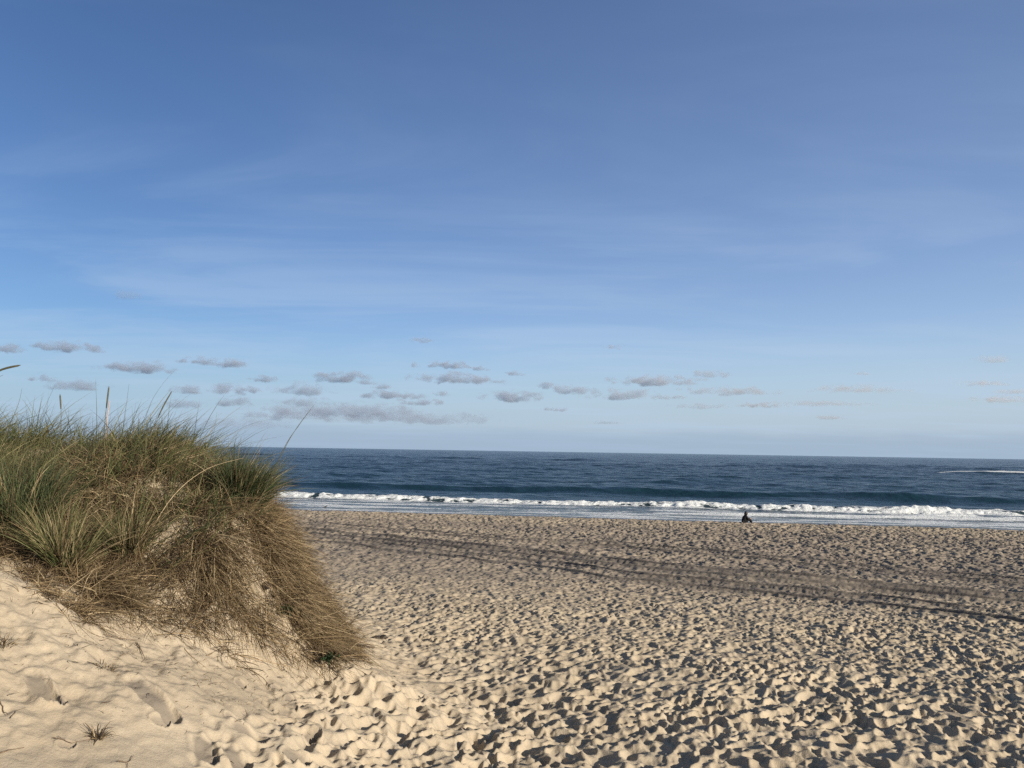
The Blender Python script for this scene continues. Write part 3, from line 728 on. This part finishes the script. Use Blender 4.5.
tussock("hanging_grass", 262, 535, 420, (.2, .45), .3, "brown dead grass hanging just above the round dark burrow lump", "dead grass", pal=PAL_D[:5], wts=(2, 3, 1, 3, 2), seed=16, rad=.16, dry=.8, down=.75, droopm=.3, curl=.03)
tussock("hanging_grass", 274, 556, 900, (.2, .5), .3, "thick curtain of straw grass trailing down the right end of the dune", "dead grass", pal=PAL_D[:5], wts=(3, 2, 3, 2, 2), seed=17, rad=.22, dry=.85, down=.8, droopm=.3, curl=.02)
tussock("hanging_grass", 296, 610, 800, (.25, .5), .3, "lowest straw grass curtain ending on the beach at the dune's foot", "dead grass", pal=PAL_D[:5], wts=(3, 2, 3, 2, 2), seed=18, rad=.20, dry=.85, down=.8, droopm=.3, curl=.02)
tussock("hanging_grass", 100, 590, 800, (.25, .5), .3, "ragged dead grass trailing onto bare sand below the olive fan", "dead grass", pal=PAL_D[:5], wts=(3, 2, 2, 2, 3), seed=19, rad=.22, dry=.85, down=.7, droopm=.3, curl=.04)
tussock("dry_tuft", 98, 738, 60, (.04, .13), 1.0, "small dried brown tuft lying alone on smooth sand at lower left", "dead plant", pal=PAL_D[[1, 3, 5]], wts=(2, 2, 2), seed=20, rad=.03, dry=.4, droopm=.4, curl=.15, width=(.003, .006))
tussock("dry_tuft", 105, 668, 40, (.03, .10), .9, "sparse dead sprigs on the sand slope below the dead grass", "dead plant", pal=PAL_D[[1, 3, 5]], wts=(2, 2, 2), seed=21, rad=.06, dry=.4, droopm=.5, curl=.15, width=(.002, .005))
tussock("dry_tuft", 4, 640, 50, (.05, .16), .7, "little brown tuft on the sand at the left edge", "dead plant", pal=PAL_D[[1, 3, 5]], wts=(2, 2, 2), seed=22, rad=.05, dry=.4, droopm=.5, curl=.12, width=(.002, .005))
# small leafy green plants in the straw
def leafy(px, py, n, label, seed, size=.07):
    gg = np.random.default_rng(seed); p = hit(px, py); z = float(hz_([p.x], [p.y])[0])
    e = empty("leafy_plant", (p.x, p.y, z), label, "plant", "small green plants among the straw")
    B = np.zeros((n, 3)); B += gg.normal(0, .025, (n, 3)); B[:, 2] = np.abs(B[:, 2])+.06; B[:, 1] -= .24
    D = unit(gg.normal(size=(n, 3))+[0, -.3, .6])
    blades("leaves", B, D, gg.uniform(size*.5, size, n), gg.uniform(.012, .022, n), gg.normal(0, .2, (n, 3)), np.full(n, .3), np.array([(0.02, 0.035, 0.016), (0.03, 0.055, 0.022)]), [1, 1], m_blade, g=gg, parent=e, tipdry=0)
    blades("stem", gg.normal(0, .01, (6, 3))+[0, 0, 0], unit(np.tile([0, -1.0, .5], (6, 1))+gg.normal(0, .2, (6, 3))), np.full(6, .26), np.full(6, .006), np.zeros((6, 3)), np.full(6, .1), PAL_K, [1, 1, 1, 1, 1], m_blade, g=gg, parent=e)
leafy(293, 608, 70, "small dark green plant in the middle of the straw grass curtain", 31)
leafy(334, 657, 60, "small dark green plant at the very foot of the dune beside the beach", 32, .06)

lap('before 5')
# ------------------------------------------------------------------ stalks, twigs, debris (tube meshes)
import bmesh
def tube(pts, rads, k=6):
    pts = [Vector(p) for p in pts]; V = []; Fc = []
    for i, p in enumerate(pts):
        t = (pts[min(i+1, len(pts)-1)]-pts[max(i-1, 0)]).normalized()
        a = t.cross(Vector((0.3, 1, 0.2))).normalized(); b = t.cross(a)
        for j in range(k):
            an = 2*math.pi*j/k; V.append(p+(a*math.cos(an)+b*math.sin(an))*rads[i])
    for i in range(len(pts)-1):
        for j in range(k): Fc.append((i*k+j, i*k+(j+1) % k, (i+1)*k+(j+1) % k, (i+1)*k+j))
    return [tuple(v) for v in V], Fc
def simple_mat(name, c1, c2, scale, rough=.8):
    m, nt, out = mat(name); tc_ = nt.node('ShaderNodeTexCoord').outputs['Object']
    b = nt.node('ShaderNodeBsdfPrincipled'); nt.link(nt.mix(nt.ramp(nt.noise(tc_, scale), .35, .65), c1, c2), b.inputs['Base Color']); b.inputs['Roughness'].default_value = rough
    nt.link(b.outputs[0], out.inputs[0]); return m
m_twig = simple_mat("twig_bark", (.10, .065, .04), (.18, .125, .08), 60)
m_darkst = simple_mat("dark_stalk", (.05, .055, .03), (.10, .09, .05), 40)
m_straw = simple_mat("straw_stalk", (.38, .28, .16), (.5, .38, .24), 40)
m_pink = simple_mat("seed_husk", (.42, .27, .20), (.50, .36, .27), 80)
def stalk(pixels, Y0, Y1, r, material, label, head=None, head_len=0.0, hmat=None, base_hit=True):
    """tapered curved stem through pixel control points, from Y0 at the base to Y1 at the tip"""
    n = len(pixels); pts = []
    for i, (a, b) in enumerate(pixels):
        pts.append(at(a, b, Y0+(Y1-Y0)*i/(n-1)))
    # resample with a quadratic feel
    ctl = pts; pts = []
    for q in range(17):
        s = q/16*(n-1); i = min(int(s), n-2); f_ = s-i
        p0 = ctl[max(i-1, 0)]; p1 = ctl[i]; p2 = ctl[i+1]; p3 = ctl[min(i+2, n-1)]
        pts.append(0.5*((2*p1)+(p2-p0)*f_+(2*p0-5*p1+4*p2-p3)*f_*f_+(3*p1-p0-3*p2+p3)*f_**3))
    o0 = pts[0]; e = empty("grass_stalk", o0, label, "grass stalk", "single stalks standing above the dune grass")
    loc = [p-o0 for p in pts]
    V, Fc = tube(loc, [r*(1-0.75*i/16) for i in range(17)]); mesh_np("stem", V, Fc, material=material, parent=e)
    if head_len:
        k0 = int(16*(1-head_len)); sub = loc[k0:]; m_ = len(sub)
        V, Fc = tube([p+Vector((0, 0, 0.0)) for p in sub], [r*(1.1+0.9*math.sin(math.pi*min(1, (i+.6)/m_))**.7)*(1 if i < m_-1 else .2) for i in range(m_)], 8)
        mesh_np("seed_head", V, Fc, material=hmat or material, parent=e)
    return e
stalk([(-60, 470), (-30, 400), (-5, 373), (21, 365)], 4.6, 4.6, .0032, m_darkst, "dark curved blade tip reaching in over the left edge, high above the grass", head_len=.35)
stalk([(-60, 480), (-35, 410), (-12, 384), (3, 375)], 4.7, 4.7, .003, m_darkst, "short dark blade tip just under the curved one at the left edge")
stalk([(262, 500), (284, 450), (298, 426), (314, 405)], 7.9, 7.9, .0038, m_darkst, "long lone stalk leaning right over the horizon, longer of the pair")
stalk([(258, 505), (284, 448), (300, 424), (311, 409)], 7.85, 7.85, .0035, m_darkst, "lone stalk leaning right over the horizon, shorter of the pair")
stalk([(150, 440), (157, 420), (164, 405), (172, 391)], 8.3, 8.3, .0035, m_darkst, "stout dark stalk sticking up at the right of the green crest", head_len=.6)
stalk([(104, 440), (105, 420), (107, 403), (109, 386)], 8.2, 8.2, .004, m_darkst, "upright dark seed stalk beside the pale pinkish one", head_len=.4)
stalk([(106, 440), (107, 425), (108, 412), (110, 400)], 8.15, 8.15, .0025, m_pink, "pale pinkish seed stalk standing above the green crest", head_len=.7, hmat=m_pink)
stalk([(60, 450), (61, 425), (61, 410), (60, 394)], 8.0, 8.0, .0038, m_darkst, "straight upright dark stalk left of the pale pinkish one", head_len=.3)
stalk([(140, 440), (150, 405), (162, 385), (176, 369)], 8.4, 8.4, .0022, m_darkst, "thinnest stalk, tallest over the crest, leaning right")
stalk([(4, 440), (12, 420), (19, 402), (22, 388)], 7.8, 7.8, .003, m_darkst, "thin stalk standing near the left edge of the crest")
stalk([(30, 450), (38, 425), (46, 405), (55, 385)], 8.0, 8.0, .0028, m_darkst, "thin stalk leaning right, second from the left edge of the crest")
stalk([(122, 440), (124, 420), (127, 400), (129, 384)], 8.3, 8.3, .0028, m_darkst, "thin dark stalk rising just right of the pale pinkish one")
stalk([(205, 470), (210, 450), (214, 432), (217, 412)], 8.3, 8.3, .0026, m_darkst, "thin upright stalk where the crest drops to the horizon")
stalk([(135, 560), (170, 500), (205, 470), (243, 458)], 7.0, 7.3, .0045, m_straw, "long pale stalk arching right across the grass front")
stalk([(20, 640), (60, 610), (95, 585), (118, 570)], 5.9, 6.3, .003, m_straw, "pale fallen stalk crossing the sand in front of the olive fan")
def ground_stick(name, pix, r, label, cat, forks=(), material=None, group=None, lift=.006):
    P = [hit(a, b) for a, b in pix]
    for p in P: p.z = float(hz_([p.x], [p.y])[0])+lift+r
    o0 = P[0].copy(); e = empty(name, o0, label, cat, group)
    def body(pp_, r_, nm):
        q = []
        for i in range(len(pp_)-1):
            for k in range(4): 
                v = pp_[i].lerp(pp_[i+1], k/4); v.z = max(v.z, float(hz_([v.x], [v.y])[0])+r_*.4); q.append(v-o0)
        q.append(pp_[-1]-o0)
        q = [v+Vector((random.gauss(0, r_*.6), random.gauss(0, r_*.6), abs(random.gauss(0, r_*.5)))) for v in q]
        V, Fc = tube(q, [r_*(1-.6*i/len(q))*random.uniform(.8, 1.2) for i in range(len(q))]); mesh_np(nm, V, Fc, material=material or m_twig, parent=e)
    body(P, r, "stem")
    for fk in forks:
        Q = [hit(a, b) for a, b in fk]
        for p in Q: p.z = float(hz_([p.x], [p.y])[0])+lift+r
        body(Q, r*.7, "branch")
    return e
ground_stick("twig", [(-6, 758), (10, 752), (24, 747)], .004, "thin straight twig at the bottom left corner", "twig", group="twigs on the smooth sand")
ground_stick("twig", [(117, 763), (128, 765), (134, 757)], .003, "forked twig at the bottom edge right of the dried tuft", "twig", forks=[[(128, 765), (127, 770)]], group="twigs on the smooth sand")
ground_stick("twig", [(52, 738), (62, 739), (72, 741), (92, 740)], .003, "twig beside the left of the dried tuft", "twig", forks=[[(62, 739), (58, 735)]], group="twigs on the smooth sand")
ground_stick("twig", [(0, 705), (4, 711), (8, 716)], .003, "short twig at the left edge below the big shoe print", "twig", group="twigs on the smooth sand")
ground_stick("twig", [(10, 720), (16, 714), (26, 706)], .002, "faint hooked twig between the shoe print and the left edge", "twig", group="twigs on the smooth sand")
ground_stick("twig", [(137, 640), (142, 648), (145, 654)], .004, "short dark twig in the middle of the sand slope", "twig", group="twigs on the smooth sand")
ground_stick("twig", [(104, 637), (120, 638), (137, 638)], .003, "long level twig on the sand slope under the dead grass", "twig", group="twigs on the smooth sand")
ground_stick("driftwood_branch", [(349, 648), (362, 650), (374, 650)], .013, "brown driftwood branch lying across the sand at the dune's foot", "driftwood", forks=[[(362, 650), (368, 646)]], lift=.03)
# dark lump beyond the branch
def lump(name, p, r, label, cat, material, flat=.6, seed=1, parts=5):
    bm = bmesh.new(); g_ = random.Random(seed)
    for i in range(parts):
        mt = Matrix.Translation((g_.uniform(-r, r)*(.8 if parts > 1 else 0), g_.uniform(-r, r)*(.5 if parts > 1 else 0), r*flat*.4)) @ Matrix.Diagonal((1, .8, flat, 1))
        bmesh.ops.create_icosphere(bm, subdivisions=2, radius=r*g_.uniform(.5, .8) if parts > 1 else r, matrix=mt)
    for v in bm.verts: v.co += Vector((g_.gauss(0, 1), g_.gauss(0, 1), g_.gauss(0, 1)))*r*.06
    me = bpy.data.meshes.new(name); bm.to_mesh(me); bm.free(); me.materials.append(material)
    o = bpy.data.objects.new(name, me); o.location = p; col.objects.link(o); tag(o, label, cat); return o
m_weed = simple_mat("seaweed", (.02, .016, .012), (.06, .045, .03), 30, .6)
p = hit(379, 640); p.z = float(hz_([p.x], [p.y])[0])
lump("seaweed_clump", p, .085, "dark ragged seaweed clump on the beach right of the dune's foot", "seaweed", m_weed, .5, 4)
p = hit(268, 590); p.z = float(hz_([p.x], [p.y])[0])+.01; p.y -= .05
lump("burrow_lump", p, .040, "small round dark knot on the dune's right face", "burrow", simple_mat("burrow_dark", (.015, .01, .008), (.05, .03, .02), 50), .95, 5, 1)  # solid dark lump added in place of the burrow hole
# loose plant litter over the slope
g3 = np.random.default_rng(303)
def cond_lit(x, y, r):
    px, py = screen(x, y); foot = np.interp(px, FX, FY); d = py-foot
    line = np.exp(-np.abs((py-(628+(px-60)*0.42)))/14)
    return (px > -200) & (px < 350) & (d > -5) & (d < 130) & (r < 0.02+0.55*np.exp(-np.maximum(d, 0)/22)+.30*line*(px > 60)*(px < 260))
P = scatter(1500, -5.5, -1.4, 3.8, 8, cond_lit, g3); n = len(P)
B = np.concatenate([P, hz_(P[:, 0], P[:, 1])[:, None]+.003], 1)
D = g3.normal(size=(n, 3)); D[:, 2] = np.abs(D[:, 2])*.25+.05; D = unit(D)
lt = blades("plant_litter", B, D, g3.uniform(.015, .09, n), g3.uniform(.002, .005, n), g3.normal(0, .3, (n, 3))*[1, 1, .1], np.full(n, .12), PAL_D, [1, 3, 1, 3, 2, 3], m_dry, g=g3, curl=.08, tipdry=0)
tag(lt, "scattered bits of dead grass and stems on the smooth sand slope", "plant litter", kind="stuff")

lap('before 6')
# ------------------------------------------------------------------ person sitting by the water
def plain(name, c_, rough=.8):
    m, nt, out = mat(name); b = nt.node('ShaderNodeBsdfPrincipled')
    tc_ = nt.node('ShaderNodeTexCoord').outputs['Object']
    nt.link(nt.mix(nt.ramp(nt.noise(tc_, 25), .35, .65), tuple(x*.8 for x in c_), c_), b.inputs['Base Color']); b.inputs['Roughness'].default_value = rough
    nt.link(b.outputs[0], out.inputs[0]); return m
def skin(name, verts, edges, rad, material, parent, sub=2):
    me = bpy.data.meshes.new(name); me.from_pydata(verts, edges, []); o = bpy.data.objects.new(name, me); col.objects.link(o)
    mo = o.modifiers.new("skin", 'SKIN'); mo.use_smooth_shade = True
    for i, v in enumerate(me.skin_vertices[0].data):
        r = rad[i]; v.radius = r if isinstance(r, tuple) else (r, r); v.use_root = (i == 0)
    s = o.modifiers.new("sub", 'SUBSURF'); s.levels = sub; s.render_levels = sub
    dg = bpy.context.evaluated_depsgraph_get(); me2 = bpy.data.meshes.new_from_object(o.evaluated_get(dg))
    o.modifiers.clear(); o.data = me2; o.data.materials.clear(); o.data.materials.append(material)
    for pl in me2.polygons: pl.use_smooth = True
    o.parent = parent; return o
ph = hit(744, 523.3); ph.z = float(hz_([ph.x], [ph.y])[0])
PSC = 1.16
pe = empty("person", ph, "person in black clothes sitting on the sand at the water's edge, knees drawn up", "person")
m_skin = plain("skin", (.42, .27, .20), .55); m_blk = plain("black_jacket", (.005, .005, .007), .95); m_trs = plain("black_trousers", (.006, .006, .009), .95); m_hair = plain("dark_hair", (.02, .015, .012), .5); m_shoe = plain("dark_shoe", (.02, .02, .02))
# local: x = the way they face (right), z up; hip at origin + .10
bv = [(0, 0, .12), (.03, 0, .30), (.09, 0, .46), (.13, 0, .545), (.165, 0, .60), (.19, 0, .69), (.20, 0, .76),
      (.10, .17, .50), (.22, .21, .32), (.37, .10, .36), (.43, .05, .355), (.10, -.17, .50), (.22, -.21, .32), (.37, -.10, .36), (.43, -.05, .355),
      (.02, .09, .11), (.35, .12, .33), (.49, .11, .09), (.58, .12, .045), (.02, -.09, .11), (.35, -.12, .33), (.49, -.11, .09), (.58, -.12, .045)]
be = [(0, 1), (1, 2), (2, 3), (3, 4), (4, 5), (5, 6), (2, 7), (7, 8), (8, 9), (9, 10), (2, 11), (11, 12), (12, 13), (13, 14), (0, 15), (15, 16), (16, 17), (17, 18), (0, 19), (19, 20), (20, 21), (21, 22)]
br = [.09, .09, .09, .05, .05, .075, .065, .045, .035, .026, .024, .045, .035, .026, .024, .06, .045, .030, .028, .06, .045, .030, .028]
skin("body", bv, be, br, m_skin, pe)
jv = bv[:4]+bv[7:10]+bv[11:14]
skin("jacket", jv, [(0, 1), (1, 2), (2, 3), (2, 4), (4, 5), (5, 6), (2, 7), (7, 8), (8, 9)], [.19, .185, .175, .085, .078, .058, .048, .078, .058, .048], m_blk, pe)
tv = [bv[0], bv[15], bv[16], bv[17], bv[19], bv[20], bv[21]]
skin("trousers", tv, [(0, 1), (1, 2), (2, 3), (0, 4), (4, 5), (5, 6)], [.14, .105, .082, .058, .105, .082, .058], m_trs, pe)
skin("hood", [(.08, 0, .54), (.135, 0, .66), (.16, 0, .75), (.175, 0, .80)], [(0, 1), (1, 2), (2, 3)], [.12, .125, .12, .08], m_hair, pe)
for s in (-1, 1):
    skin("shoe", [(.47, .115*s, .05), (.55, .12*s, .045), (.65, .125*s, .035)], [(0, 1), (1, 2)], [.048, .046, .035], m_shoe, pe, 1)
    for k in range(4):
        a_ = Vector((.43, .05*s-.012*k*s+.02*s, .355-.012*k)); skin("hand", [a_, a_+Vector((.045, -.015*s, -.005)), a_+Vector((.07, -.045*s, -.02))], [(0, 1), (1, 2)], [.010, .009, .007], m_skin, pe, 1)
pe.scale = (PSC, PSC, PSC)
# small bird at the wet edge
pb = hit(325.5, 509.5); pb.z = float(hz_([pb.x], [pb.y])[0])
eb = empty("shore_bird", pb, "tiny dark bird standing on the wet sand at the water's edge", "bird")
m_bird = plain("bird_feathers", (.06, .055, .05)); m_leg = plain("bird_leg", (.10, .06, .03))
skin("body", [(-.20, 0, .20), (-.08, 0, .22), (.04, 0, .25), (.10, 0, .31), (.12, 0, .36), (.19, 0, .355)], [(0, 1), (1, 2), (2, 3), (3, 4), (4, 5)], [.018, .06, .062, .036, .038, .008], m_bird, eb)
for s in (-1, 1): skin("leg", [(-.01, .03*s, .2), (-.02, .03*s, .1), (0, .03*s, 0), (.05, .03*s, .0)], [(0, 1), (1, 2), (2, 3)], [.012, .008, .008, .006], m_leg, eb, 1)

lap('before 7')
# ------------------------------------------------------------------ render settings
sc.view_settings.view_transform = 'Standard'; sc.view_settings.look = 'None'; sc.view_settings.gamma = 1; sc.view_settings.exposure = 0.38
sc.view_settings.use_curve_mapping = False
sc.cycles.use_denoising = False
sc.cycles.max_bounces = 6; sc.cycles.volume_bounces = 2; sc.cycles.volume_max_steps = 64; sc.cycles.volume_step_rate = 0.6
sc.cycles.transparent_max_bounces = 12
